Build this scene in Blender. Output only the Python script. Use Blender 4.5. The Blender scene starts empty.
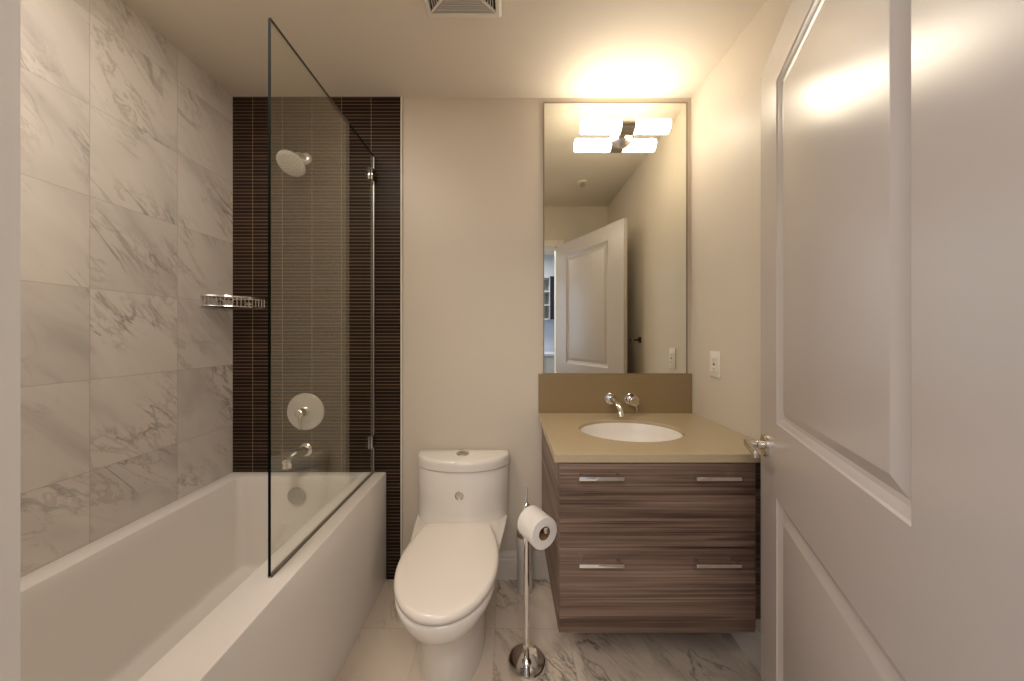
import bpy, bmesh, math, random
from mathutils import Vector, Matrix
random.seed(4)
PI = math.pi
S = bpy.context.scene
COL = S.collection

# ------------------------------------------------------------------ camera, world, exposure, big lights
DC = 1.651           # camera to back wall (back wall is y = 0, room towards -y)
EYE = 1.234
cd = bpy.data.cameras.new('camera'); cam = bpy.data.objects.new('camera', cd); COL.objects.link(cam)
cam.location = (0, -DC, EYE); cam.rotation_euler = (PI/2, 0, 0)
cd.sensor_width = 36.0; cd.lens = 36.0*325/1024
cd.shift_x = 4/1024; cd.shift_y = -5.5/1024
cd.clip_start = 0.01
S.camera = cam
S.view_settings.view_transform = 'Standard'; S.view_settings.look = 'None'
S.view_settings.gamma = 1; S.view_settings.use_curve_mapping = False
S.view_settings.exposure = -0.38

w = bpy.data.worlds.new('world'); S.world = w; w.use_nodes = True
w.node_tree.nodes['Background'].inputs[0].default_value = (0.75, 0.8, 1.0, 1)
w.node_tree.nodes['Background'].inputs[1].default_value = 0.3

LAMP_STRENGTH = 33.0
def area(name, loc, rot, size, sizey, energy, color):
    l = bpy.data.lights.new(name, 'AREA'); l.shape = 'RECTANGLE'; l.size = size; l.size_y = sizey
    l.energy = energy; l.color = color
    o = bpy.data.objects.new(name, l); COL.objects.link(o); o.location = loc; o.rotation_euler = rot
    return o
# hall ceiling lamp behind the camera, daylight from the hall window
area('hall_ceiling_light', (-0.2, -2.45, 2.40), (0, 0, 0), 1.2, 0.9, 44, (1, 0.90, 0.80))
area('hall_window_light', (-1.62, -2.4, 1.45), (0, -PI/2, 0), 1.3, 1.1, 16, (0.55, 0.72, 1.0))

# added fill light that brightens the bathtub side, without a lamp body
area('added_tub_fill', (-0.88, -1.10, 2.425), (0, 0, 0), 0.4, 0.4, 15, (1, 0.90, 0.80))

# ------------------------------------------------------------------ materials
def nt(name):
    m = bpy.data.materials.new(name); m.use_nodes = True
    t = m.node_tree; b = t.nodes['Principled BSDF']
    return m, t, b
def N(t, kind, **kw):
    n = t.nodes.new(kind)
    for k, v in kw.items():
        setattr(n, k, v)
    return n
def math_n(t, op, a, b=None, c=None):
    n = t.nodes.new('ShaderNodeMath'); n.operation = op
    for i, v in enumerate((a, b, c)):
        if v is None: continue
        if isinstance(v, (int, float)): n.inputs[i].default_value = v
        else: t.links.new(v, n.inputs[i])
    return n.outputs[0]
def ramp(t, fac, stops):
    r = t.nodes.new('ShaderNodeValToRGB')
    el = r.color_ramp.elements
    while len(el) < len(stops): el.new(0.5)
    for e, (p, c) in zip(el, stops):
        e.position = p; e.color = (*c, 1) if len(c) == 3 else c
    t.links.new(fac, r.inputs[0]); return r.outputs[0]
def mixc(t, fac, a, b, mode='MIX'):
    n = t.nodes.new('ShaderNodeMix'); n.data_type = 'RGBA'; n.blend_type = mode
    for sock, v in ((n.inputs[0], fac), (n.inputs[6], a), (n.inputs[7], b)):
        if isinstance(v, (int, float)): sock.default_value = v
        elif isinstance(v, tuple): sock.default_value = (*v, 1)
        else: t.links.new(v, sock)
    return n.outputs[2]
def plain(name, col, rough=0.5, metal=0.0, noise=0.03, nscale=8.0, bump=0.0, bscale=200, coat=0.0, spec=0.5, aniso=0):
    m, t, b = nt(name)
    tc = N(t, 'ShaderNodeTexCoord')
    nz = N(t, 'ShaderNodeTexNoise'); nz.inputs['Scale'].default_value = nscale; nz.inputs['Detail'].default_value = 3
    t.links.new(tc.outputs['Object'], nz.inputs['Vector'])
    lo = tuple(c*(1-noise) for c in col); hi = tuple(min(1, c*(1+noise)) for c in col)
    t.links.new(ramp(t, nz.outputs[0], [(0.3, lo), (0.7, hi)]), b.inputs['Base Color'])
    b.inputs['Roughness'].default_value = rough; b.inputs['Metallic'].default_value = metal
    b.inputs['Coat Weight'].default_value = coat; b.inputs['Specular IOR Level'].default_value = spec
    if bump:
        n2 = N(t, 'ShaderNodeTexNoise'); n2.inputs['Scale'].default_value = bscale
        t.links.new(tc.outputs['Object'], n2.inputs['Vector'])
        bp = N(t, 'ShaderNodeBump'); bp.inputs['Strength'].default_value = bump; bp.inputs['Distance'].default_value = 0.001
        t.links.new(n2.outputs[0], bp.inputs['Height']); t.links.new(bp.outputs[0], b.inputs['Normal'])
    return m

def marble(name, ua, va, u0, v0, tu, tv, vein_amt=1.0, rot=-0.85, tint=(1, 1, 1)):
    """tiled marble; ua / va pick the axes (0,1,2) of object space, u0/v0 a joint position"""
    m, t, b = nt(name)
    tc = N(t, 'ShaderNodeTexCoord'); sp = N(t, 'ShaderNodeSeparateXYZ'); t.links.new(tc.outputs['Object'], sp.inputs[0])
    u = math_n(t, 'DIVIDE', math_n(t, 'SUBTRACT', sp.outputs[ua], u0), tu)
    v = math_n(t, 'DIVIDE', math_n(t, 'SUBTRACT', sp.outputs[va], v0), tv)
    iu = math_n(t, 'FLOOR', u); iv = math_n(t, 'FLOOR', v)
    fu = math_n(t, 'SUBTRACT', u, iu); fv = math_n(t, 'SUBTRACT', v, iv)
    cmb = N(t, 'ShaderNodeCombineXYZ'); t.links.new(iu, cmb.inputs[0]); t.links.new(iv, cmb.inputs[1])
    wn = N(t, 'ShaderNodeTexWhiteNoise'); wn.noise_dimensions = '3D'; t.links.new(cmb.outputs[0], wn.inputs['Vector'])
    # tile coordinates, offset per tile
    cc = N(t, 'ShaderNodeCombineXYZ'); t.links.new(sp.outputs[ua], cc.inputs[0]); t.links.new(sp.outputs[va], cc.inputs[1])
    off = N(t, 'ShaderNodeVectorMath'); off.operation = 'SCALE'; t.links.new(wn.outputs['Color'], off.inputs[0]); off.inputs['Scale'].default_value = 7.0
    add = N(t, 'ShaderNodeVectorMath'); add.operation = 'ADD'; t.links.new(cc.outputs[0], add.inputs[0]); t.links.new(off.outputs[0], add.inputs[1])
    mp = N(t, 'ShaderNodeMapping'); mp.vector_type = 'TEXTURE'; mp.inputs['Rotation'].default_value = (0, 0, rot); mp.inputs['Scale'].default_value = (1.25, 0.42, 1)
    t.links.new(add.outputs[0], mp.inputs[0])
    def veins(scale, det, dist, thin, r0):
        n = N(t, 'ShaderNodeTexNoise'); n.inputs['Scale'].default_value = scale; n.inputs['Detail'].default_value = det
        n.inputs['Roughness'].default_value = r0; n.inputs['Distortion'].default_value = dist
        t.links.new(mp.outputs[0], n.inputs['Vector'])
        a = math_n(t, 'ABSOLUTE', math_n(t, 'SUBTRACT', n.outputs[0], 0.5))
        return math_n(t, 'SUBTRACT', 1.0, math_n(t, 'SMOOTH_MIN', math_n(t, 'DIVIDE', a, thin), 1.0, 0.3))
    v1 = veins(2.0, 6, 0.5, 0.018, 0.58); v2 = veins(5.5, 6, 0.7, 0.035, 0.62)
    msk = N(t, 'ShaderNodeTexNoise'); msk.inputs['Scale'].default_value = 3.2; msk.inputs['Detail'].default_value = 2
    t.links.new(add.outputs[0], msk.inputs['Vector'])
    mk = ramp(t, msk.outputs[0], [(0.45, (0, 0, 0)), (0.62, (1, 1, 1))])
    cloud = N(t, 'ShaderNodeTexNoise'); cloud.inputs['Scale'].default_value = 2.4; cloud.inputs['Detail'].default_value = 4
    cloud.inputs['Distortion'].default_value = 0.8
    t.links.new(mp.outputs[0], cloud.inputs['Vector'])
    base = ramp(t, cloud.outputs[0], [(0.25, (0.56, 0.51, 0.47)), (0.45, (0.72, 0.66, 0.60)), (0.75, (0.80, 0.735, 0.665))])
    tone = math_n(t, 'MULTIPLY_ADD', wn.outputs['Value'], 0.12, 0.90)
    tn = N(t, 'ShaderNodeCombineXYZ')
    for i in range(3): t.links.new(tone, tn.inputs[i])
    base = mixc(t, 1.0, base, tn.outputs[0], 'MULTIPLY')
    base = mixc(t, 1.0, base, tint, 'MULTIPLY')
    f1 = math_n(t, 'MULTIPLY', math_n(t, 'MULTIPLY', v1, mk), 0.62*vein_amt)
    f2 = math_n(t, 'MULTIPLY', math_n(t, 'MULTIPLY', v2, mk), 0.42*vein_amt)
    c = mixc(t, f1, base, (0.20, 0.18, 0.16)); c = mixc(t, f2, c, (0.33, 0.265, 0.20))
    # joints
    gw = 0.0011
    def edge(f, ts):
        d = math_n(t, 'MINIMUM', f, math_n(t, 'SUBTRACT', 1.0, f))
        return math_n(t, 'LESS_THAN', d, gw/ts)
    g = math_n(t, 'MAXIMUM', edge(fu, tu), edge(fv, tv))
    c = mixc(t, math_n(t, 'MULTIPLY', g, 0.55), c, (0.36, 0.31, 0.26))
    t.links.new(c, b.inputs['Base Color'])
    t.links.new(math_n(t, 'MULTIPLY_ADD', g, 0.5, 0.24), b.inputs['Roughness'])
    bp = N(t, 'ShaderNodeBump'); bp.invert = True; bp.inputs['Strength'].default_value = 0.4; bp.inputs['Distance'].default_value = 0.0015
    t.links.new(g, bp.inputs['Height']); t.links.new(bp.outputs[0], b.inputs['Normal'])
    return m

def stick_tile():
    m, t, b = nt('brown_stick_tile')
    tc = N(t, 'ShaderNodeTexCoord'); sp = N(t, 'ShaderNodeSeparateXYZ'); t.links.new(tc.outputs['Object'], sp.inputs[0])
    tu, tv = 0.1495, 0.01725
    u = math_n(t, 'DIVIDE', math_n(t, 'ADD', sp.outputs[0], 1.289), tu)
    v = math_n(t, 'DIVIDE', sp.outputs[2], tv)
    iu = math_n(t, 'FLOOR', u); iv = math_n(t, 'FLOOR', v)
    fu = math_n(t, 'SUBTRACT', u, iu); fv = math_n(t, 'SUBTRACT', v, iv)
    cmb = N(t, 'ShaderNodeCombineXYZ'); t.links.new(iu, cmb.inputs[0]); t.links.new(iv, cmb.inputs[1])
    wn = N(t, 'ShaderNodeTexWhiteNoise'); t.links.new(cmb.outputs[0], wn.inputs['Vector'])
    nz = N(t, 'ShaderNodeTexNoise'); nz.inputs['Scale'].default_value = 1.0; nz.inputs['Detail'].default_value = 4
    mp = N(t, 'ShaderNodeMapping'); mp.inputs['Scale'].default_value = (9, 9, 90)
    t.links.new(tc.outputs['Object'], mp.inputs[0]); t.links.new(mp.outputs[0], nz.inputs['Vector'])
    f = math_n(t, 'MULTIPLY_ADD', wn.outputs['Value'], 0.5, math_n(t, 'MULTIPLY', nz.outputs[0], 0.5))
    base = ramp(t, f, [(0.15, (0.010, 0.0048, 0.0035)), (0.55, (0.020, 0.0098, 0.0070)), (0.9, (0.038, 0.020, 0.014))])
    def edge(f, ts, g):
        d = math_n(t, 'MINIMUM', f, math_n(t, 'SUBTRACT', 1.0, f))
        return math_n(t, 'LESS_THAN', d, g/ts)
    eh = edge(fv, tv, 0.0016); ev = edge(fu, tu, 0.0013)
    c = mixc(t, math_n(t, 'MULTIPLY', eh, math_n(t, 'MULTIPLY_ADD', wn.outputs['Value'], 0.4, 0.6)), base, (0.20, 0.14, 0.085))
    c = mixc(t, math_n(t, 'MULTIPLY', ev, 0.8), c, (0.30, 0.22, 0.14))
    t.links.new(c, b.inputs['Base Color'])
    g = math_n(t, 'MAXIMUM', eh, ev)
    t.links.new(math_n(t, 'MULTIPLY_ADD', g, 0.4, 0.4), b.inputs['Roughness']); b.inputs['Specular IOR Level'].default_value = 0.15
    # each stick is slightly domed
    dome = math_n(t, 'MULTIPLY', math_n(t, 'MULTIPLY', fv, math_n(t, 'SUBTRACT', 1.0, fv)), 4.0)
    h = math_n(t, 'ADD', math_n(t, 'MULTIPLY', dome, 0.6), math_n(t, 'SUBTRACT', 0.4, math_n(t, 'MULTIPLY', g, 0.4)))
    bp = N(t, 'ShaderNodeBump'); bp.inputs['Strength'].default_value = 0.12; bp.inputs['Distance'].default_value = 0.002
    t.links.new(h, bp.inputs['Height']); t.links.new(bp.outputs[0], b.inputs['Normal'])
    return m

def wood(name, light=1.0, axis='x'):
    m, t, b = nt(name)
    tc = N(t, 'ShaderNodeTexCoord')
    def nz(scale, sc, det, dist=0.0):
        mp = N(t, 'ShaderNodeMapping'); mp.inputs['Scale'].default_value = scale
        n = N(t, 'ShaderNodeTexNoise'); n.inputs['Scale'].default_value = sc; n.inputs['Detail'].default_value = det
        n.inputs['Distortion'].default_value = dist
        t.links.new(tc.outputs['Object'], mp.inputs[0]); t.links.new(mp.outputs[0], n.inputs['Vector'])
        return n.outputs[0]
    sx = (0.8, 0.8, 17) if axis == 'x' else (17, 0.8, 0.8)
    broad = nz(sx, 1.6, 3, 0.35)
    fine = nz(tuple(a*b_ for a, b_ in zip(sx, (1.4, 1.4, 9) if axis == 'x' else (9, 1.4, 1.4))), 1.6, 5, 0.1)
    f = math_n(t, 'MULTIPLY_ADD', fine, 0.5, math_n(t, 'MULTIPLY', broad, 0.5))
    k = light
    c = ramp(t, f, [(0.36, (0.052*k, 0.027*k, 0.019*k)), (0.44, (0.108*k, 0.065*k, 0.046*k)), (0.52, (0.170*k, 0.109*k, 0.080*k)), (0.64, (0.275*k, 0.19*k, 0.142*k))])
    streak = nz((0.55, 0.55, 17) if axis == 'x' else (17, .55, .55), 1.3, 2, 0.3)
    sk = ramp(t, streak, [(0.345, (1, 1, 1)), (0.375, (0, 0, 0))])
    c = mixc(t, math_n(t, 'MULTIPLY', sk, 0.7), c, (0.05*k, 0.026*k, 0.021*k))
    t.links.new(c, b.inputs['Base Color']); b.inputs['Roughness'].default_value = 0.42
    return m

M = {}
M['wall'] = plain('wall_paint', (0.66, 0.585, 0.485), 0.45, noise=0.012, nscale=2, bump=0.05, bscale=350, spec=0.4)
M['ceil'] = plain('ceiling_paint', (0.74, 0.665, 0.565), 0.7, noise=0.012, nscale=2)
M['trim'] = plain('white_trim_paint', (0.76, 0.70, 0.62), 0.35, noise=0.01)
M['doorp'] = plain('door_gloss_paint', (0.545, 0.49, 0.45), 0.27, noise=0.012, nscale=3, bump=0.05, bscale=60, spec=0.5)
M['tub'] = plain('tub_acrylic', (0.83, 0.785, 0.74), 0.16, noise=0.006)
M['ceramic'] = plain('white_ceramic', (0.82, 0.77, 0.70), 0.07, noise=0.005, coat=0.3)
M['lid'] = plain('toilet_lid_plastic', (0.84, 0.77, 0.69), 0.2, noise=0.005)
M['chrome'] = plain('chrome', (0.80, 0.79, 0.77), 0.07, 1.0, noise=0.01)
M['nickel'] = plain('brushed_nickel', (0.62, 0.58, 0.52), 0.26, 1.0, noise=0.03)
M['pale'] = plain('pale_satin_metal', (0.72, 0.68, 0.63), 0.34, 0.35, noise=0.02)
M['satin'] = plain('satin_metal', (0.50, 0.48, 0.46), 0.33, 1.0, noise=0.03)
M['quartz'] = plain('beige_quartz', (0.47, 0.375, 0.235), 0.22, noise=0.03, nscale=120)
M['splash'] = plain('backsplash_quartz', (0.27, 0.19, 0.095), 0.2, noise=0.03, nscale=120)  # darker tone than the counter quartz
M['wood'] = wood('walnut_laminate')
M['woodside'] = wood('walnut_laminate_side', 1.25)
M['dark'] = plain('dark_gap', (0.025, 0.018, 0.015), 0.6)
M['paper'] = plain('tissue_paper', (0.84, 0.80, 0.75), 0.9, noise=0.01, bump=0.3, bscale=300, spec=0.1)
M['card'] = plain('brown_cardboard', (0.30, 0.17, 0.09), 0.85, noise=0.06)
M['plate'] = plain('white_plastic', (0.80, 0.74, 0.64), 0.3, noise=0.01)
M['slot'] = plain('outlet_slot', (0.16, 0.13, 0.10), 0.6)
M['grille'] = plain('vent_plastic', (0.74, 0.69, 0.62), 0.4, noise=0.01)
M['ventin'] = plain('vent_cavity', (0.05, 0.04, 0.035), 0.8)
M['navy'] = plain('navy_door', (0.012, 0.016, 0.045), 0.3)
M['bluegrey'] = plain('pale_grey_lacquer', (0.55, 0.60, 0.66), 0.35)
M['hallwall'] = plain('hall_white_daylight_tint', (0.60, 0.68, 0.82), 0.6)  # white wall, with the blue of the daylight put into its colour
M['showerwhite'] = plain('satin_chrome_white', (0.74, 0.72, 0.68), 0.25, 0.6)
M['marble_wall'] = marble('marble_tile_left', 1, 2, -0.2845, 0.475, 0.2865, 0.305, 1.05)
M['marble_floor'] = marble('marble_tile_floor', 0, 1, -0.055, -0.284, 0.304, 0.2865, 1.5, rot=-0.95, tint=(1.0, 0.93, 0.84))
M['stick'] = stick_tile()

def mirror_mat():
    m, t, b = nt('mirror_silver'); tc = N(t, 'ShaderNodeTexCoord')
    b.inputs['Base Color'].default_value = (0.86, 0.86, 0.78, 1); b.inputs['Metallic'].default_value = 1; b.inputs['Roughness'].default_value = 0.0
    return m
M['mirror'] = mirror_mat()
def glass_mat():
    m = bpy.data.materials.new('clear_glass'); m.use_nodes = True; t = m.node_tree; t.nodes.clear()
    out = N(t, 'ShaderNodeOutputMaterial'); tr = N(t, 'ShaderNodeBsdfTransparent'); gl = N(t, 'ShaderNodeBsdfGlossy')
    tr.inputs[0].default_value = (0.965, 0.975, 0.955, 1); gl.inputs['Roughness'].default_value = 0.0
    gl.inputs[0].default_value = (1, 1, 0.90, 1)
    fr = N(t, 'ShaderNodeFresnel'); fr.inputs[0].default_value = 1.5
    # same reflectance from both sides of the pane
    g = N(t, 'ShaderNodeNewGeometry')
    ior = N(t, 'ShaderNodeMix'); ior.data_type = 'FLOAT'; ior.inputs[2].default_value = 1.6; ior.inputs[3].default_value = 1/1.6
    t.links.new(g.outputs['Backfacing'], ior.inputs[0]); t.links.new(ior.outputs[0], fr.inputs[0])
    mx = N(t, 'ShaderNodeMixShader'); t.links.new(fr.outputs[0], mx.inputs[0]); t.links.new(tr.outputs[0], mx.inputs[1]); t.links.new(gl.outputs[0], mx.inputs[2])
    t.links.new(mx.outputs[0], out.inputs[0]); return m
M['glass'] = glass_mat()
M['glassedge'] = plain('glass_cut_edge', (0.003, 0.005, 0.004), 0.6, spec=0.05)
def lampglass():
    m = bpy.data.materials.new('lit_opal_glass'); m.use_nodes = True; t = m.node_tree; b = t.nodes['Principled BSDF']
    b.inputs['Base Color'].default_value = (0.9, 0.88, 0.82, 1); b.inputs['Roughness'].default_value = 0.3
    b.inputs['Emission Color'].default_value = (1.0, 0.88, 0.71, 1); b.inputs['Emission Strength'].default_value = LAMP_STRENGTH
    return m
M['lamp'] = lampglass()

# ------------------------------------------------------------------ mesh helpers
def setp(o, label=None, cat=None, group=None, kind=None):
    if label: o['label'] = label
    if cat: o['category'] = cat
    if group: o['group'] = group
    if kind: o['kind'] = kind
    return o
def build(name, bm, mats, parent=None, smooth=35, label=None, kind=None, normals=True):
    """bmesh in world coordinates -> one object (origin at its parent's base)"""
    if normals: bmesh.ops.recalc_face_normals(bm, faces=bm.faces)
    if parent is not None:
        bmesh.ops.translate(bm, verts=bm.verts, vec=-ORIG[parent.name])
    me = bpy.data.meshes.new(name); bm.to_mesh(me); bm.free()
    for m_ in (mats if isinstance(mats, (list, tuple)) else [mats]): me.materials.append(m_)
    if smooth:
        me.shade_smooth(); me.set_sharp_from_angle(angle=math.radians(smooth))
    o = bpy.data.objects.new(name, me); COL.objects.link(o)
    if parent is not None: o.parent = parent; ORIG[o.name] = ORIG[parent.name]
    else: ORIG[o.name] = Vector((0, 0, 0))
    setp(o, label, kind=kind)
    return o
ORIG = {}
def thing(name, loc, label, cat, group=None, kind=None):
    o = bpy.data.objects.new(name, None); COL.objects.link(o); o.location = loc; o.empty_display_size = 0.05
    ORIG[o.name] = Vector(loc)
    setp(o, label, cat, group, kind); return o
def single(name, bm, mats, loc, label, cat, **kw):
    bmesh.ops.translate(bm, verts=bm.verts, vec=-Vector(loc))
    o = build(name, bm, mats, **kw); o.location = loc; ORIG[o.name] = Vector(loc)
    setp(o, label, cat); return o

def box(bm, x0, x1, y0, y1, z0, z1, bev=0.0, seg=2, mi=0, mat4=None):
    r = bmesh.ops.create_cube(bm, size=1.0); vs = r['verts']
    for v in vs:
        v.co = Vector((x0+(x1-x0)*(v.co.x+.5), y0+(y1-y0)*(v.co.y+.5), z0+(z1-z0)*(v.co.z+.5)))
    fs = set(f for v in vs for f in v.link_faces)
    for f in fs: f.material_index = mi
    if bev:
        es = list(set(e for v in vs for e in v.link_edges))
        rr = bmesh.ops.bevel(bm, geom=es, offset=bev, segments=seg, affect='EDGES', profile=0.5)
        vs = list(set(rr['verts']) | set(v for v in vs if v.is_valid))
        for f in rr['faces']: f.material_index = mi
    if mat4 is not None:
        vs = [v for v in vs if v.is_valid]
        allv = set(vs)
        for v in list(allv):
            for f in v.link_faces: allv.update(f.verts)
        bmesh.ops.transform(bm, matrix=mat4, verts=list(allv))
def ring_faces(bm, A, B, mi=0):
    n = len(A)
    for i in range(n):
        f = bm.faces.new((A[i], A[(i+1) % n], B[(i+1) % n], B[i])); f.material_index = mi
def loft(bm, rings, cap0=True, cap1=True, mi=0):
    R = [[bm.verts.new(p) for p in r] for r in rings]
    for a, b in zip(R, R[1:]): ring_faces(bm, a, b, mi)
    if cap0: f = bm.faces.new(R[0]); f.material_index = mi
    if cap1: f = bm.faces.new(R[-1]); f.material_index = mi
    return R
def frame(ax):
    ax = Vector(ax).normalized()
    up = Vector((0, 0, 1)) if abs(ax.z) < 0.9 else Vector((0, 1, 0))
    a = ax.cross(up).normalized(); b = ax.cross(a).normalized()
    return ax, a, b
def lathe(bm, base, axis, prof, n=32, cap0=True, cap1=True, mi=0):
    """prof: list of (h along axis, radius)"""
    ax, a, b = frame(axis); base = Vector(base)
    loft(bm, [[base+ax*h+(a*math.cos(2*PI*i/n)+b*math.sin(2*PI*i/n))*max(r, 1e-5) for i in range(n)] for h, r in prof], cap0, cap1, mi)
def tube(bm, pts, r, n=12, cap=True, mi=0):
    pts = [Vector(p) for p in pts]; rings = []
    rs = r if isinstance(r, (list, tuple)) else [r]*len(pts)
    t0 = (pts[1]-pts[0]).normalized(); _, a, b = frame(t0)
    for i, p in enumerate(pts):
        if i == 0: t = pts[1]-pts[0]
        elif i == len(pts)-1: t = pts[-1]-pts[-2]
        else: t = (pts[i+1]-p).normalized()+(p-pts[i-1]).normalized()
        t.normalize()
        a = (a - t*a.dot(t)).normalized(); b = t.cross(a)
        rings.append([p+(a*math.cos(2*PI*k/n)+b*math.sin(2*PI*k/n))*rs[i] for k in range(n)])
    loft(bm, rings, cap, cap, mi)
def bez(p0, p1, p2, p3, n=12):
    p0, p1, p2, p3 = map(Vector, (p0, p1, p2, p3)); o = []
    for i in range(n+1):
        t = i/n; o.append(p0*(1-t)**3+p1*3*t*(1-t)**2+p2*3*t*t*(1-t)+p3*t**3)
    return o
def rrect(x0, x1, y0, y1, z, r, n=6):
    pts = []
    for cx, cy, a0 in ((x1-r, y1-r, 0), (x0+r, y1-r, PI/2), (x0+r, y0+r, PI), (x1-r, y0+r, 1.5*PI)):
        for i in range(n+1):
            a = a0+PI/2*i/n; pts.append((cx+r*math.cos(a), cy+r*math.sin(a), z))
    return pts
NB = bmesh.new

# ------------------------------------------------------------------ the room
XL, XR = -1.39, 0.930
YR = -1.401; RT = 0.12           # rear wall inner face, thickness
ZC = 2.438
DX0, DX1, DZ = -0.393, 0.462, 2.062   # doorway
def struct(name, bm, m, **kw):
    return build(name, bm, m, kind='structure', smooth=0, **kw)
bm = NB(); box(bm, XL-.1, XR+.1, YR-RT-1.85, 0.1, -0.05, 0); struct('floor', bm, M['marble_floor'])
bm = NB(); box(bm, XL-.35, XR+.9, YR-RT-1.85, 0.1, ZC, ZC+.05); struct('ceiling', bm, M['ceil'])
bm = NB(); box(bm, XL-.1, XR+.1, 0, 0.1, 0, ZC); struct('wall_back', bm, M['wall'])
bm = NB(); box(bm, XL-.1, XL, YR, 0, 0, ZC); struct('wall_left', bm, M['marble_wall'])
bm = NB(); box(bm, XR, XR+.1, YR, 0, 0, ZC); struct('wall_right', bm, M['wall'])
bm = NB()
box(bm, XL-.1, DX0, YR-RT, YR, 0, ZC); box(bm, DX1, XR+.1, YR-RT, YR, 0, ZC); box(bm, DX0, DX1, YR-RT, YR, DZ, ZC)
struct('wall_rear', bm, M['wall'])
# stick mosaic band behind the tub
XT = -0.5385
bm = NB(); box(bm, XL, XT-.004, -0.010, 0.0, 0, ZC-.001); struct('wall_shower', bm, M['stick'])
bm = NB(); box(bm, XT-.004, XT+.003, -0.0125, 0.0, 0, ZC-.001, 0.001, 1); struct('trim_1', bm, M['trim'])
# baseboards
def baseboard(name, a, b, nrm):
    bm = NB(); a = Vector(a); b = Vector(b); nrm = Vector(nrm)
    prof = [(0, 0), (0.012, 0), (0.012, 0.098), (0.0095, 0.104), (0.0085, 0.118), (0.005, 0.130), (0.0035, 0.140), (0, 0.140)]
    loft(bm, [[p+nrm*d+Vector((0, 0, z)) for d, z in prof] for p in (a, b)])
    return struct(name, bm, M['trim'])
baseboard('baseboard_back', (XT+.003, 0, 0), (XR, 0, 0), (0, -1, 0))
baseboard('baseboard_right', (XR, -.012, 0), (XR, YR, 0), (-1, 0, 0))
# door lining and casings
bm = NB()
box(bm, DX0, DX0+.012, YR-RT-.004, YR+.004, 0, DZ); box(bm, DX1-.012, DX1, YR-RT-.004, YR+.004, 0, DZ)
box(bm, DX0, DX1, YR-RT-.004, YR+.004, DZ-.012, DZ)
box(bm, DX0+.012, DX0+.022, YR-.085, YR-.045, 0, DZ-.012, .002, 1)
struct('trim_2', bm, M['trim'])
bm = NB()
for y0, y1 in ((YR, YR+.014), (YR-RT-.014, YR-RT)):
    box(bm, DX0-.060, DX0-.006, y0, y1, 0, DZ+.055, .003, 2)
    box(bm, DX1-.004, DX1+.055, y0, y1, 0, DZ+.055, .003, 2)
    box(bm, DX0-.006, DX1-.004, y0, y1, DZ-.004, DZ+.055, .003, 2)
struct('trim_3', bm, M['trim'])

# hall beyond the doorway (seen in the mirror)
HY = YR-RT-1.75
bm = NB(); box(bm, -1.75, 1.85, HY-.1, HY, 0, ZC); struct('wall_hall', bm, M['hallwall'])
bm = NB(); box(bm, 1.75, 1.85, HY, YR-RT, 0, ZC); struct('wall_hall_side', bm, M['hallwall'])
bm = NB()
box(bm, XR+.1, 1.85, YR-RT, YR-RT+.05, 0, ZC); box(bm, -1.75, XL-.1, YR-RT, YR-RT+.05, 0, ZC)
struct('wall_hall_front', bm, M['hallwall'])
bm = NB(); box(bm, XR+.1, 1.85, HY-.1, YR-RT, -.05, 0); box(bm, -1.75, XL-.1, HY-.1, YR-RT, -.05, 0); struct('floor_hall', bm, M['marble_floor'])

# upper cabinet with one dark door and open shelves
t = thing('wall_cabinet', (0.66, HY+.001, 1.455), 'dark navy wall cabinet with open white shelves, seen in the mirror through the doorway', 'cabinet')
bm = NB()
x0, x1, y0, y1, z0, z1 = .36, .78, HY+.001, HY+.27, 1.455, 2.07
box(bm, x0, x1, y0, y0+.012, z0, z1); box(bm, x0, x0+.016, y0, y1, z0, z1); box(bm, x1-.016, x1, y0, y1, z0, z1)
box(bm, x0, x1, y0, y1, z0, z0+.016); box(bm, x0, x1, y0, y1, z1-.016, z1)
box(bm, .595, .607, y0, y1, z0, z1)
build('carcass', bm, M['bluegrey'], t, smooth=0)
for z in (1.655, 1.85):
    bm = NB(); box(bm, x0+.016, .595, y0+.012, y1-.01, z, z+.016); build('shelf', bm, M['bluegrey'], t, smooth=0)
bm = NB(); box(bm, .600, x1, y1, y1+.018, z0, z1, .002, 1); build('cabinet_door', bm, M['navy'], t, label='dark navy cabinet door')
# base cabinet
t = thing('base_cabinet', (0.6, HY+.001, 0), 'pale grey base cabinet with white counter, seen in the mirror through the doorway', 'cabinet')
bm = NB(); box(bm, .2, 1.1, HY+.001, HY+.55, .08, .95); build('carcass', bm, M['bluegrey'], t, smooth=0)
bm = NB(); box(bm, .19, 1.11, HY+.001, HY+.58, .95, .985, .003, 1); build('work_surface', bm, M['hallwall'], t, smooth=0)
for a, b, kx in ((.203, .498, .46), (.502, .697, .665), (.701, 1.097, .735)):
    bm = NB(); box(bm, a, b, HY+.551, HY+.569, .09, .94, .002, 1); d = build('cabinet_door', bm, M['bluegrey'], t)
    bm = NB(); lathe(bm, (kx, HY+.569, .86), (0, 1, 0), [(0, .006), (.012, .006), (.014, .013), (.022, .014), (.026, .010)], 16)
    build('knob', bm, M['dark'], d)

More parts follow.
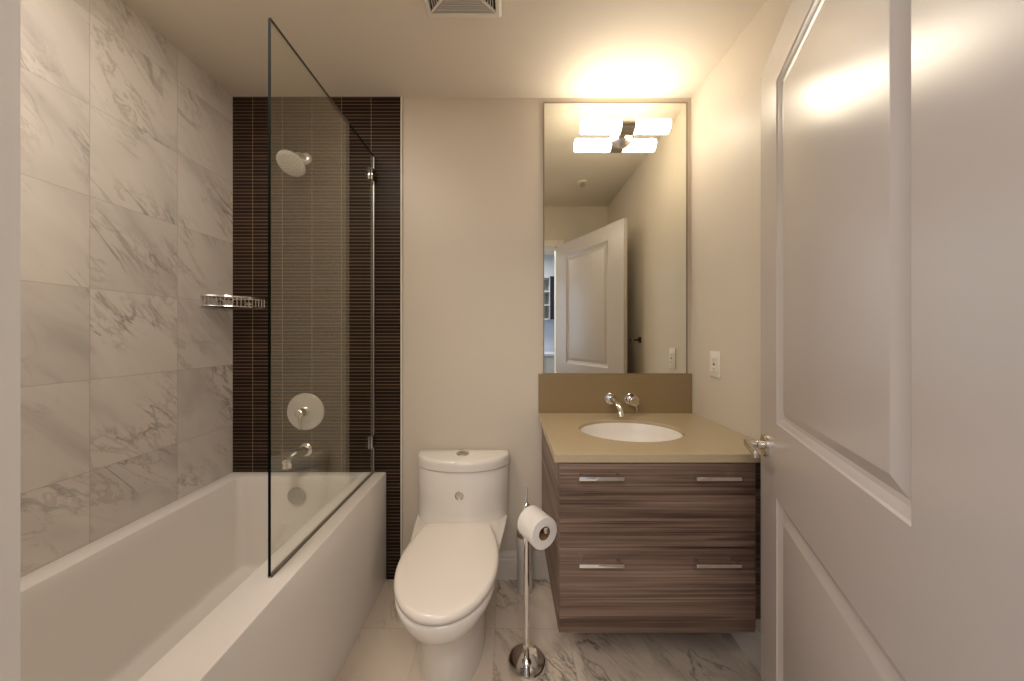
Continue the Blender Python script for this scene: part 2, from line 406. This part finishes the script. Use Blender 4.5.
# ------------------------------------------------------------------ door
DIR = Vector((.468, 1, 0)).normalized()      # hinge -> free edge
OUT = Vector((-DIR.y, DIR.x, 0))             # towards the camera side face
FREE = Vector((.8025, -DC+1.032, 0))
LW = .828; DT = .035
ft = thing('door_1', tuple(FREE-DIR*LW), 'white two panel door standing open at the right, glossy painted', 'door', kind='structure')
def leafp(tt, z, d=0.0):   # tt from the free edge
    p = FREE-DIR*tt+OUT*d; return Vector((p.x, p.y, z))
bm = NB()
Z0, Z1 = .008, 2.047
panels = [(.152, .683, .990, 1.934), (.152, .683, .215, .785)]
steps = [(0, 0), (.004, -.003), (.013, -.0065), (.017, -.009), (.025, -.0115), (.047, -.003), (.050, -.0025)]
for side in (0, 1):
    base = 0.0 if side == 0 else -DT
    sg = 1 if side == 0 else -1
    def V(tt, z, d=0): return bm.verts.new(leafp(tt, z, base+sg*d))
    ts = [0, .152, .683, LW]; zs = [Z0, .215, .785, .990, 1.934, Z1]
    G = [[V(a, z) for z in zs] for a in ts]
    for i in range(3):
        for j in range(5):
            if i == 1 and j in (1, 3): continue
            bm.faces.new((G[i][j], G[i+1][j], G[i+1][j+1], G[i][j+1]))
    for j in (1, 3):
        ring = [G[1][j], G[2][j], G[2][j+1], G[1][j+1]]
        for o_, d_ in steps[1:]:
            nr = [V(ts[1]+o_, zs[j]+o_, d_), V(ts[2]-o_, zs[j]+o_, d_), V(ts[2]-o_, zs[j+1]-o_, d_), V(ts[1]+o_, zs[j+1]-o_, d_)]
            ring_faces(bm, ring, nr); ring = nr
        bm.faces.new(ring)
    if side == 0: GA = G
    else: GB = G
def strip(A, B):
    for i in range(len(A)-1): bm.faces.new((A[i], A[i+1], B[i+1], B[i]))
strip(GA[0], GB[0]); strip(GA[3], GB[3])
strip([g[0] for g in GA], [g[0] for g in GB]); strip([g[-1] for g in GA], [g[-1] for g in GB])
build('door_leaf', bm, M['doorp'], ft, smooth=12)
HZ, HT = .902, .058
for side in (1, -1):
    o_ = OUT*side; base = leafp(HT, HZ, 0 if side == 1 else -DT)
    bm = NB(); lathe(bm, base, o_, [(0, .033), (.006, .033), (.0085, .031), (.009, .026)], 36)
    rose = build('door_handle', bm, M['nickel'], ft)
    bm = NB(); lathe(bm, base+o_*.008, o_, [(0, .0125), (.014, .0125), (.017, .0095), (.045, .0095)], 24)
    c = base+o_*.048
    mat = Matrix((( -DIR.x, o_.x, 0, c.x), (-DIR.y, o_.y, 0, c.y), (0, 0, 1, c.z), (0, 0, 0, 1)))
    box(bm, -.012, .112, -.006, .006, -.010, .010, .003, 2, mat4=mat)
    build('lever', bm, M['nickel'], rose)
for z in (.25, 1.02, 1.80):
    bm = NB(); p = leafp(LW-.004, z, -DT-.005); lathe(bm, (p.x, p.y, z), (0, 0, 1), [(0, .006), (.09, .006)], 12)
    build('hinge', bm, M['nickel'], ft)

# ------------------------------------------------------------------ bathtub
t = thing('bathtub', (-1.0, -.7, 0), 'white rectangular alcove bathtub with straight apron, beneath the marble wall', 'bathtub')
X0, X1, Y0, Y1 = XL+.001, -.614, -1.396, -.0105
ZR = .545
bm = NB()
def orr(i, z, r): return rrect(X0+i, X1-i, Y0+i, Y1-i, z, r)
def irr(a, z, r, e=0): return rrect(X0+.083+a, -.742-a*1.1, -1.32+a, -.072-a, z, r)
rings = [orr(0, 0, .004), orr(0, ZR-.006, .004), orr(.0018, ZR-.0018, .004), orr(.006, ZR, .004),
         irr(-.006, ZR, .026), irr(-.0015, ZR-.002, .024), irr(0.0005, ZR-.007, .022), irr(.004, ZR-.03, .022), irr(.016, .34, .028), irr(.029, .160, .035),
         irr(.032, .142, .036), irr(.038, .131, .04), irr(.047, .127, .045), irr(.2, .122, .05)]
loft(bm, rings)
build('tub_shell', bm, M['tub'], t, smooth=40)
bm = NB(); bx, bz = -1.016, .462
lathe(bm, (bx, -.085, bz), (0, -1, -.08), [(0, .040), (.006, .042), (.011, .040), (.0135, .033), (.0125, .026), (.0165, .010), (.018, .001)], 40)
build('overflow_plate', bm, M['satin'], t, label='round chrome overflow plate')
bm = NB(); lathe(bm, (-1.02, -.26, .106), (0, 0, 1), [(0, .036), (.003, .036), (.005, .030), (.009, .022), (.011, .001)], 32)
build('drain', bm, M['chrome'], t)

# ------------------------------------------------------------------ glass screen
GX = -.676
t = thing('shower_screen', (GX, -.37, ZR+.003), 'frameless clear glass shower screen standing on the bathtub rim', 'shower screen')
bm = NB(); box(bm, GX-.0042, GX+.0042, -.730, -.016, ZR+.006, 2.133)
for f in bm.faces:
    f.material_index = 0 if abs(f.normal.x) > .5 else 1
g = build('glass_panel', bm, [M['glass'], M['glassedge']], t, smooth=0)
bm = NB(); box(bm, GX-.0065, GX+.0065, -.729, -.016, ZR, ZR+.0065, .001, 1); build('bottom_seal', bm, plain('grey_seal', (.16, .13, .11), .5), t)
bm = NB()
box(bm, GX-.0030, GX+.0030, -.0175, -.0100, ZR+.006, 2.133); build('wall_seal', bm, M['satin'], t)
for z in (2.030, .705):
    bm = NB()
    for s in (-1, 1): box(bm, GX+s*.007-.0027, GX+s*.007+.0027, -.055, -.012, z-.030, z+.030, .0015, 2)
    box(bm, GX-.0097, GX+.0097, -.016, -.0105, z-.030, z+.030, .0015, 2)
    build('glass_clamp', bm, M['chrome'], t)

# ------------------------------------------------------------------ shower fittings
SX = -1.020
t = thing('overhead_shower', (SX, -.010, 2.123), 'round white shower head on a short wall arm, on the dark mosaic', 'shower head')
bm = NB(); lathe(bm, (SX, -.010, 2.123), (0, -1, 0), [(0, .029), (.004, .029), (.009, .024), (.013, .016), (.014, .010)], 32); build('flange', bm, M['showerwhite'], t)
bm = NB(); tube(bm, bez((SX, -.012, 2.123), (SX, -.07, 2.123), (SX, -.085, 2.11), (SX, -.103, 2.072), 10), .0095, 14); build('shower_arm', bm, M['showerwhite'], t)
bm = NB(); n_ = Vector((0, -.62, -.78)).normalized(); c = Vector((SX, -.122, 2.040))
lathe(bm, c-n_*.040, n_, [(0, .012), (.012, .015), (.020, .022), (.028, .048), (.033, .059), (.039, .062), (.045, .060), (.0465, .056)], 44)
h = build('spray_face', bm, M['showerwhite'], t)
bm = NB(); _, a, b = frame(n_)
for rr, k in ((.047, 20), (.035, 15), (.023, 10), (.012, 6)):
    for i in range(k):
        p = c+n_*.0063+(a*math.cos(2*PI*i/k)+b*math.sin(2*PI*i/k))*rr
        lathe(bm, p, n_, [(0, .0026), (.002, .0016)], 6)
o = build('nozzles', bm, M['satin'], h, kind='stuff')

t = thing('shower_valve', (SX, -.010, .848), 'round chrome shower valve plate with a lever, above the bath spout', 'shower valve')
bm = NB(); lathe(bm, (SX, -.010, .848), (0, -1, 0), [(0, .093), (.004, .094), (.009, .090), (.0115, .080), (.012, .03)], 56); pl = build('valve_plate', bm, M['showerwhite'], t)
bm = NB(); lathe(bm, (SX+.0, -.020, .850), (0, -1, 0), [(0, .026), (.03, .024), (.034, .021), (.050, .019), (.053, .015)], 28); hb = build('valve_hub', bm, M['chrome'], t)
bm = NB(); tube(bm, [(SX+.004, -.064, .852), (SX+.006, -.067, .82), (SX+.008, -.069, .775)], [.010, .0075, .006], 12); build('lever', bm, M['chrome'], hb)

t = thing('bath_spout', (SX, -.010, .655), 'chrome bath spout on the dark mosaic just above the tub rim', 'bath spout')
bm = NB(); lathe(bm, (SX, -.010, .655), (0, -1, 0), [(0, .034), (.005, .034), (.009, .030), (.010, .024)], 32); build('flange', bm, M['chrome'], t)
bm = NB(); tube(bm, bez((SX, -.012, .655), (SX, -.07, .657), (SX, -.12, .657), (SX, -.152, .640), 10), [.0235]*6+[.0235, .023, .023, .022, .021], 22)
lathe(bm, (SX, -.143, .645), (0, -.15, -1), [(0, .021), (.028, .019), (.028, .015), (.020, .014)], 22)
build('spout', bm, M['chrome'], t)

# corner soap basket
t = thing('soap_basket', (XL+.001, -.011, 1.365), 'chrome wire corner basket in the shower, between marble wall and dark mosaic', 'basket')
bm = NB(); ya = -.012; RX = .170; RYb = .168
def arc(z, k=1.0, n=18):
    return [(XL+.004+RX*k*math.cos(PI/2*i/n), ya-.002-RYb*k*math.sin(PI/2*i/n), z) for i in range(n+1)]
for z, r in ((1.413, .0050), (1.368, .0028)):
    tube(bm, [(XL+.004, ya-.002, z)]+arc(z)+[(XL+.004, ya-.002, z)], r, 8)
build('rim', bm, M['chrome'], t)
bm = NB()
for i in range(1, 18):
    a_ = PI/2*i/18; x = XL+.004+RX*math.cos(a_); y = ya-.002-RYb*math.sin(a_)
    tube(bm, [(x, y, 1.412), (x, y, 1.368)], .0019, 6)
for i in range(1, 10):
    x = XL+.004+RX*i/10; y = ya-.002-RYb*math.sqrt(max(0, 1-(i/10)**2))
    tube(bm, [(x, ya-.002, 1.368), (x, y, 1.368)], .0019, 6)
build('basket_wires', bm, M['chrome'], t)
bm = NB(); box(bm, XL+.0005, XL+.005, -.10, -.075, 1.385, 1.40, .001, 1); build('mounting_tab', bm, M['chrome'], t)
bm = NB(); box(bm, XL+.07, XL+.095, -.0145, -.0105, 1.385, 1.40, .001, 1); build('mounting_tab', bm, M['chrome'], t)

# ------------------------------------------------------------------ toilet
TX = -.2195
t = thing('toilet', (TX, -.35, 0), 'white one piece toilet with closed lid, between bathtub and vanity', 'toilet')
def outline(v0, vm, v1, wb, wf, z, n=16, rb=.03, ex=2.15):
    pts = []
    rb = min(rb, wb*.8)
    # right half from back centre to the front tip
    half = [(0, v0), (wb*.5, v0), (wb-rb, v0)]
    for i in range(1, 5):
        a_ = PI/2*i/4; half.append((wb-rb+rb*math.sin(a_), v0+rb-rb*math.cos(a_)))
    for i in range(1, 7):
        s = i/7; s2 = s*s*(3-2*s); half.append((wb+(wf-wb)*s2, v0+rb+(vm-v0-rb)*s))
    for i in range(0, n+1):
        a_ = PI/2*i/n
        half.append((wf*math.cos(a_)**(2/ex), vm+(v1-vm)*math.sin(a_)**(2/ex)))
    half[-1] = (0, v1)
    L = [(-x, v) for x, v in half[1:-1]][::-1]
    return [(TX+x, -v, z) for x, v in half+L]
bm = NB()
sec = [(0, .05, .30, .545, .125, .128), (.012, .05, .30, .55, .125, .128), (.12, .045, .31, .545, .122, .122), (.19, .035, .33, .555, .130, .122),
       (.235, .028, .36, .590, .148, .131), (.27, .022, .39, .640, .170, .149), (.305, .016, .42, .674, .192, .162), (.335, .013, .44, .688, .209, .174),
       (.352, .012, .45, .691, .216, .177), (.362, .012, .45, .691, .218, .177), (.367, .014, .45, .688, .216, .175), (.369, .017, .45, .680, .212, .170)]
loft(bm, [outline(a, b, c, d, e, z) for z, a, b, c, d, e in sec])
build('bowl', bm, M['ceramic'], t, smooth=50)
def dsh(z, w, f, b=.012, side=.035, n=28, ex=2.0):
    pts = [(TX+w, -b), (TX+w, -(b+side))]
    pts = [(TX-w*.9, -b), (TX, -b), (TX+w*.9, -b), (TX+w, -(b+.012))]
    for i in range(n+1):
        a_ = PI*i/n
        c_ = math.cos(a_); s_ = math.sin(a_)
        pts.append((TX+w*math.copysign(abs(c_)**(2/ex), c_), -(b+side+(f-b-side)*s_**(2/ex))))
    pts.append((TX-w, -(b+.012)))
    return [(x, y, z) for x, y in pts]
bm = NB()
loft(bm, [dsh(.355, .219, .215), dsh(.368, .2185, .196), dsh(.385, .2185, .180), dsh(.41, .2185, .170), dsh(.46, .219, .165), dsh(.60, .2215, .166), dsh(.6035, .2205, .164)])
build('tank', bm, M['ceramic'], t, smooth=50)
bm = NB()
loft(bm, [dsh(.6065, .222, .169, .010), dsh(.6085, .2255, .173, .008), dsh(.636, .2265, .175, .008), dsh(.648, .2245, .172, .009), dsh(.655, .220, .166, .012), dsh(.658, .212, .156, .018)])
tl = build('tank_lid', bm, M['ceramic'], t, smooth=50)
bm = NB(); lathe(bm, (TX, -.078, .6575), (0, 0, 1), [(0, .031), (.003, .031), (.0045, .028), (.004, .0265)], 36)
fb = build('flush_button', bm, M['chrome'], tl, label='oval chrome two part flush button')
bm = NB()
for s in (-1, 1):
    lp = [(TX+s*.001, -.078+.024), (TX+s*.001, -.078-.024)]
    pts = [(TX+s*.0015+s*.0235*math.cos(a_), -.078+.0235*math.sin(a_)) for a_ in [PI/2-PI*i/14 for i in range(15)]]
    loft(bm, [[(x, y, z) for x, y in pts] for z in (.660, .6645)])
build('button_half', bm, M['satin'], fb)
bm = NB(); lathe(bm, (TX-.004, -.1625, .498), (0, -1, 0), [(0, .020), (.004, .020), (.0045, .0175), (.003, .0160), (.003, .006), (.0045, .001)], 28)
build('badge', bm, M['nickel'], t, label='small round emblem on the tank front')
def lidout(v0, v1, w, z, n=40, wb=.14):
    vm = .432; pts = []
    # back: straight, narrower; sides widen then egg front
    half = [(0, v0), (wb*.5, v0), (wb*.85, v0+.001), (wb, v0+.008)]
    for i in range(1, 10):
        s = i/10; half.append((wb+(w-wb)*math.sin(s*PI/2)**0.9, v0+.008+(vm-v0-.008)*s))
    for i in range(0, 21):
        a_ = PI/2*i/20; half.append((w*math.cos(a_)**0.98 if i < 20 else 0, vm+(v1-vm)*math.sin(a_)**1.0))
    L = [(-x, v) for x, v in half[1:-1]][::-1]
    return [(TX+x, -v, z) for x, v in half+L]
bm = NB(); loft(bm, [lidout(.210, .682, .170, .3690), lidout(.208, .685, .172, .371), lidout(.208, .685, .172, .3755), lidout(.210, .682, .170, .377)])
build('seat', bm, M['lid'], t, smooth=50)
bm = NB(); loft(bm, [lidout(.205, .692, .183, .3778), lidout(.202, .697, .186, .3808), lidout(.202, .697, .186, .392), lidout(.205, .693, .1825, .400), lidout(.212, .684, .175, .4045), lidout(.228, .666, .160, .4070), lidout(.26, .635, .125, .4085, wb=.11)])
build('lid', bm, M['lid'], t, smooth=60)
for s in (-1, 1):
    bm = NB(); tube(bm, [(TX+s*.085, -.196, .376), (TX+s*.045, -.196, .376)], .0095, 14); build('hinge', bm, M['lid'], t)

# ------------------------------------------------------------------ toilet paper stand, roll, canister
t = thing('toilet_paper_stand', (.0685, -.449, 0), 'chrome floor stand holding a paper roll, round weighted base', 'toilet paper holder')
bm = NB(); B = (.0685, -.449, 0)
lathe(bm, B, (0, 0, 1), [(0, .066), (.004, .069), (.026, .070), (.032, .068), (.0345, .063), (.032, .058), (.026, .040), (.025, .018), (.030, .014), (.034, .009)], 56)
build('base', bm, M['chrome'], t)
bm = NB(); lathe(bm, (.0685, -.449, .028), (0, 0, 1), [(0, .0105), (.580, .0105), (.584, .0065), (.590, .0035), (.640, .0035), (.643, .001)], 20)
build('pole', bm, M['chrome'], t)
RA = Vector((.080, -.462, .571)); RBv = Vector((.125, -.542, .571)); AX = (RBv-RA).normalized()
bm = NB(); tube(bm, [(.0685, -.449, .571), RA, RBv+AX*.008], .006, 12)
lathe(bm, RBv+AX*.006, AX, [(0, .006), (.002, .0095), (.007, .0095), (.009, .006)], 16)
build('arm', bm, M['chrome'], t)
t = thing('toilet_paper_roll', tuple((RA+RBv)/2-Vector((0, 0, .055))), 'white toilet paper roll hung on the chrome stand beside the vanity', 'toilet paper')
# the roll hangs with its core resting on the arm
off = Vector((0, 0, -.015))
bm = NB(); L_ = (RBv-RA).length
R_, r_ = .054, .0235
lathe(bm, RA+off, AX, [(0, r_), (0, R_-.002), (.002, R_), (L_-.002, R_), (L_, R_-.002), (L_, r_), (0, r_)], 56, False, False)
build('paper', bm, M['paper'], t)
bm = NB()
lathe(bm, RA+off+AX*.001, AX, [(0, r_-.0002), (0, r_-.0015), (L_-.002, r_-.0015), (L_-.002, r_-.0002)], 32, False, False)
build('cardboard_core', bm, M['card'], t, label='brown cardboard core')

t = thing('metal_canister', (.082, -.072, 0), 'tall satin metal canister standing against the wall behind the paper stand', 'canister')
bm = NB(); lathe(bm, (.082, -.072, 0), (0, 0, 1), [(0, .037), (.003, .0385), (.262, .0385), (.265, .037)], 44); build('body', bm, M['pale'], t)
bm = NB(); lathe(bm, (.082, -.072, .265), (0, 0, 1), [(0, .040), (.012, .041), (.018, .038), (.021, .020), (.03, .010), (.045, .0075), (.048, .004)], 44); build('canister_lid', bm, M['nickel'], t)

# ------------------------------------------------------------------ vanity
CT = .840; CB = .812
VX0, VX1, VF = .170, .835, -.548
t = thing('vanity_cabinet', (.5, -.28, .225), 'wall hung walnut look vanity cabinet with two wide drawers', 'cabinet')
ZB = .235
bm = NB()
box(bm, VX0, VX0+.018, VF+.001, -.013, ZB, CB-.001, .0008, 1)
box(bm, VX1-.018, VX1, VF+.001, -.013, ZB, CB-.001, .0008, 1)
box(bm, VX0+.018, VX1-.018, VF+.001, -.013, ZB, ZB+.018)
box(bm, VX0+.018, VX1-.018, -.03, -.013, ZB+.018, CB-.16)
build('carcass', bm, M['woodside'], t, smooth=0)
bm = NB(); box(bm, VX1, XR-.001, -.52, -.50, ZB+.01, CB-.001); build('filler_strip', bm, M['wood'], t, smooth=0)
dz = [(.5255, CB-.006), (ZB+.022, .5225)]
hz = [.766, .484]
for k, (a, b) in enumerate(dz):
    bm = NB(); box(bm, VX0+.0015, VX1-.008, VF-.018, VF, a, b, .0008, 1); d = build('drawer', bm, M['wood'], t, smooth=0)
    for hx0, hx1 in ((.231, .377), (.611, .757)):
        bm = NB(); y = VF-.018
        box(bm, hx0, hx1, y-.034, y-.026, hz[k]-.0045, hz[k]+.0075, .001, 2)
        for px in (hx0+.012, hx1-.012): box(bm, px-.006, px+.006, y-.028, y, hz[k]-.004, hz[k]+.007, .0008, 1)
        build('handle', bm, M['chrome'], d)
bm = NB(); box(bm, VX0+.0015, VX1-.006, VF-.012, VF+.001, ZB, ZB+.020); build('bottom_rail', bm, M['wood'], t, smooth=0)

# countertop with an oval hole
t = thing('countertop', (.55, -.29, CB), 'beige quartz vanity countertop with darker brown backsplash, cut around the oval basin', 'countertop')
SXc, SYc, SA, SB = .508, -.297, .2095, .157
CX0, CX1, CY0, CY1 = .154, XR-.001, -.5755, -.001
def hole(z, k, n=64): return [(SXc+SA*k*math.cos(2*PI*i/n), SYc+SB*(1+(k-1)*SA/SB)*math.sin(2*PI*i/n), z) for i in range(n)]
CIDX = {}
def rectring(z, ins, n=64):
    pts = []
    for i in range(n):
        a_ = 2*PI*i/n; c_, s_ = math.cos(a_)*SA, math.sin(a_)*SB
        k = 1e9
        if c_ > 1e-9: k = min(k, (CX1-ins-SXc)/c_)
        if c_ < -1e-9: k = min(k, (CX0+ins-SXc)/c_)
        if s_ > 1e-9: k = min(k, (CY1-ins-SYc)/s_)
        if s_ < -1e-9: k = min(k, (CY0+ins-SYc)/s_)
        pts.append([SXc+c_*k, SYc+s_*k, z])
    for cx, cy in ((CX0+ins, CY0+ins), (CX0+ins, CY1-ins), (CX1-ins, CY0+ins), (CX1-ins, CY1-ins)):
        aa = math.atan2((cy-SYc)/SB, (cx-SXc)/SA) % (2*PI); j = round(aa/(2*PI)*n) % n
        if ins == 0: CIDX[(cx > SXc, cy > SYc)] = j
        pts[CIDX[(cx > SXc, cy > SYc)]] = [cx, cy, z]
    return pts
bm = NB()
R = loft(bm, [hole(CB, 1), rectring(CB, 0), rectring(CT-.0015, 0), rectring(CT, .0015), hole(CT, 1.006), hole(CT-.002, 1)], False, False)
ring_faces(bm, R[-1], R[0])
build('slab', bm, M['quartz'], t, smooth=20)
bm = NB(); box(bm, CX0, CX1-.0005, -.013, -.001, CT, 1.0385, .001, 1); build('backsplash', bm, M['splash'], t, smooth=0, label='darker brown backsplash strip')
# basin
t = thing('sink', (SXc, SYc, CB-.14), 'white oval undermount basin set in the beige countertop', 'sink')
bm = NB()
prof = [(1.06, CB-.0005), (.992, CB-.0005), (.989, CB+.014), (.982, CB+.0155), (.972, CB+.010), (.955, CB-.02), (.90, CB-.065), (.80, CB-.10), (.62, CB-.125), (.38, CB-.137), (.12, CB-.141)]
prof[1] = (.994, CB-.0005); prof[2] = (.993, CB+.013)
inner = [hole(z, k) for k, z in prof]
outer = [hole(z-.010, k+.03) for k, z in prof[:4:-1]]+[hole(CB-.012, 1.06)]
loft(bm, inner+outer, False, False)
Rr = None
build('bowl', bm, M['ceramic'], t, smooth=60)
bm = NB(); lathe(bm, (SXc, SYc, CB-.152), (0, 0, 1), [(0, .03), (.013, .03), (.015, .027), (.013, .022), (.014, .004)], 28); build('drain', bm, M['chrome'], t)
# faucet
FX = .516
t = thing('faucet', (.575, -.013, .91), 'chrome wall mounted faucet with curved spout and round lever control, on the backsplash', 'faucet')
bm = NB(); lathe(bm, (FX, -.013, .912), (0, -1, 0), [(0, .031), (.004, .031), (.008, .028), (.009, .018)], 32); build('flange', bm, M['chrome'], t)
bm = NB()
P = bez((FX, -.016, .912), (FX, -.075, .918), (FX, -.148, .916), (FX, -.172, .860), 16)
tube(bm, P, [.0165]*4+[.016, .0157, .0155, .0153, .015]+[.0145]*8, 18)
build('spout', bm, M['chrome'], t)
bm = NB(); lathe(bm, (.618, -.013, .909), (0, -1, 0), [(0, .032), (.004, .032), (.008, .029), (.009, .020)], 32); build('flange', bm, M['chrome'], t)
bm = NB(); lathe(bm, (.618, -.020, .909), (0, -1, 0), [(0, .019), (.028, .019), (.030, .0235), (.046, .0235), (.049, .020)], 32); kn = build('control_knob', bm, M['chrome'], t)
bm = NB(); tube(bm, [(.622, -.058, .905), (.625, -.066, .884), (.627, -.070, .862)], [.006, .005, .0042], 10); build('lever', bm, M['chrome'], kn)

# ------------------------------------------------------------------ mirror
t = thing('wall_mirror', (.552, -.001, 1.041), 'tall rectangular frameless wall mirror above the vanity', 'mirror')
bm = NB(); box(bm, .1815, .9045, -.0065, -.001, 1.0405, 2.410, .0)
for f in bm.faces: f.material_index = 0 if f.normal.y < -.5 else 1
build('mirror_glass', bm, [M['mirror'], M['satin']], t, smooth=0)
bm = NB()
for a in ((.1785, .1835, 1.0400, 2.4120), (.9015, .9075, 1.0400, 2.4120)): box(bm, a[0], a[1], -.0085, -.001, a[2], a[3])
box(bm, .1835, .9015, -.0085, -.001, 2.407, 2.4120)
build('edge_trim', bm, plain('mirror_edge', (.30, .25, .19), .35, .6), t, smooth=0)

# vanity light
LX, LY, LZ = .5715, -.083, 2.238
t = thing('vanity_light', (LX, -.0065, LZ), 'lit double tube wall light with nickel centre, mounted on the mirror', 'wall light')
def shade(x0, x1):
    bm = NB(); n = 28; rings = []
    cyl = [(LY+.031*math.cos(2*PI*i/n), LZ+.0315*math.sin(2*PI*i/n)) for i in range(n)]
    def rg(x, k): return [(x, LY+(y-LY)*k, LZ+(z-LZ)*k) for y, z in cyl]
    s = 1 if x1 > x0 else -1
    loft(bm, [rg(x0, 1), rg(x1-s*.004, 1), rg(x1-s*.0012, .97), rg(x1, .90)])
    return build('glass_shade', bm, M['lamp'], t, smooth=50)
shade(LX+.033, LX+.203); shade(LX-.033, LX-.217)
bm = NB()
n = 28
cyl = [(LY+.035*math.cos(2*PI*i/n), LZ+.0355*math.sin(2*PI*i/n)) for i in range(n)]
loft(bm, [[(x, y, z) for y, z in cyl] for x in (LX-.033, LX+.033)])
build('bracket', bm, M['nickel'], t, smooth=50)
bm = NB(); lathe(bm, (LX, -.0065, LZ), (0, -1, 0), [(0, .060), (.006, .060), (.018, .050), (.030, .018), (.040, .012)], 40); build('canopy', bm, M['nickel'], t)

# ------------------------------------------------------------------ outlet, vent, towel bar, sprinkler
def outlet(name, yc, zc, label):
    t = thing(name, (XR, yc, zc), label, 'outlet')
    bm = NB(); box(bm, XR-.006, XR-.0002, yc-.036, yc+.036, zc-.058, zc+.058, .002, 2); p = build('cover_plate', bm, M['plate'], t)
    bm = NB(); box(bm, XR-.0085, XR-.006, yc-.017, yc+.017, zc-.034, zc+.034, .001, 1); r = build('receptacle', bm, M['plate'], t)
    bm = NB()
    for dz_ in (-.02, .02):
        for dy in (-.006, .006): box(bm, XR-.0092, XR-.0084, yc+dy-.001, yc+dy+.001, zc+dz_-.004, zc+dz_+.004)
        lathe(bm, (XR-.0084, yc, zc+dz_-.009), (-1, 0, 0), [(0, .0022), (.0006, .0022)], 10)
    box(bm, XR-.0095, XR-.0084, yc-.006, yc+.006, zc-.005, zc+.005)
    build('slots', bm, M['slot'], r, smooth=0)
    return t
outlet('wall_outlet', -.196, 1.103, 'white electrical outlet on the right wall beside the mirror')

t = thing('ceiling_vent', (-.17, -.55, ZC), 'square white exhaust fan grille in the ceiling', 'vent')
vx0, vx1, vy1 = -.304, -.024, -.430; vy0 = vy1-(vx1-vx0); zc_ = ZC
vcx, vcy = (vx0+vx1)/2, (vy0+vy1)/2; HWv = (vx1-vx0)/2
def sq(h, z): return [(vcx-h, vcy-h, z), (vcx+h, vcy-h, z), (vcx+h, vcy+h, z), (vcx-h, vcy+h, z)]
bm = NB()
def fr_ring(ho, hi, za, zb):
    loft(bm, [sq(ho, za), sq(ho, zb), sq(hi, zb), sq(hi, za), sq(ho, za)], False, False)
loft(bm, [sq(HWv, ZC-.0005), sq(HWv-.002, ZC-.012), sq(HWv-.008, ZC-.017), sq(HWv-.020, ZC-.017), sq(HWv-.022, ZC-.0005), sq(HWv, ZC-.0005)], False, False)
build('frame', bm, M['grille'], t, smooth=30)
bm = NB()
h = HWv-.030
while h > .045:
    loft(bm, [sq(h, ZC-.003), sq(h, ZC-.0155), sq(h-.0022, ZC-.0155), sq(h-.0022, ZC-.003), sq(h, ZC-.003)], False, False); h -= .0085
build('louvres', bm, M['grille'], t, smooth=0)
bm = NB()
for sx_ in (-1, 1):
    for sy_ in (-1, 1):
        a = Vector((vcx+sx_*(HWv-.022), vcy+sy_*(HWv-.022), ZC-.013)); b = Vector((vcx+sx_*.04, vcy+sy_*.04, ZC-.018))
        tube(bm, [a, b], .0045, 6)
box(bm, vcx-.045, vcx+.045, vcy-.045, vcy+.045, ZC-.020, ZC-.008, .002, 1)
build('ribs', bm, M['grille'], t, smooth=30)
bm = NB(); box(bm, vcx-HWv+.02, vcx+HWv-.02, vcy-HWv+.02, vcy+HWv-.02, ZC-.003, ZC-.0006); build('backing', bm, M['ventin'], t, smooth=0)

t = thing('towel_bar', (XR, -.65, 1.2), 'dark metal towel bar on the right wall behind the door, seen in the mirror', 'towel bar')
bm = NB(); tube(bm, [(XR-.058, -.635, 1.2), (XR-.058, -1.12, 1.2)], .007, 12); build('bar', bm, M['satin'], t)
for y in (-.65, -1.10):
    bm = NB(); box(bm, XR-.006, XR-.0002, y-.02, y+.02, 1.18, 1.22, .001, 1); box(bm, XR-.066, XR-.006, y-.007, y+.007, 1.193, 1.207, .001, 1)
    build('bracket', bm, plain('dark_bronze', (.08, .06, .05), .3, .8), t)

t = thing('sprinkler_cover', (.586, -.925, ZC), 'small round white sprinkler cover on the ceiling, seen in the mirror', 'sprinkler')
bm = NB(); lathe(bm, (.586, -.925, ZC-.0005), (0, 0, -1), [(0, .040), (.004, .040), (.007, .036), (.0075, .028)], 32); build('rim', bm, M['plate'], t)
bm = NB(); lathe(bm, (.586, -.925, ZC-.008), (0, 0, -1), [(0, .010), (.012, .010), (.014, .020), (.017, .020)], 20); build('sprinkler_nozzle', bm, M['nickel'], t)
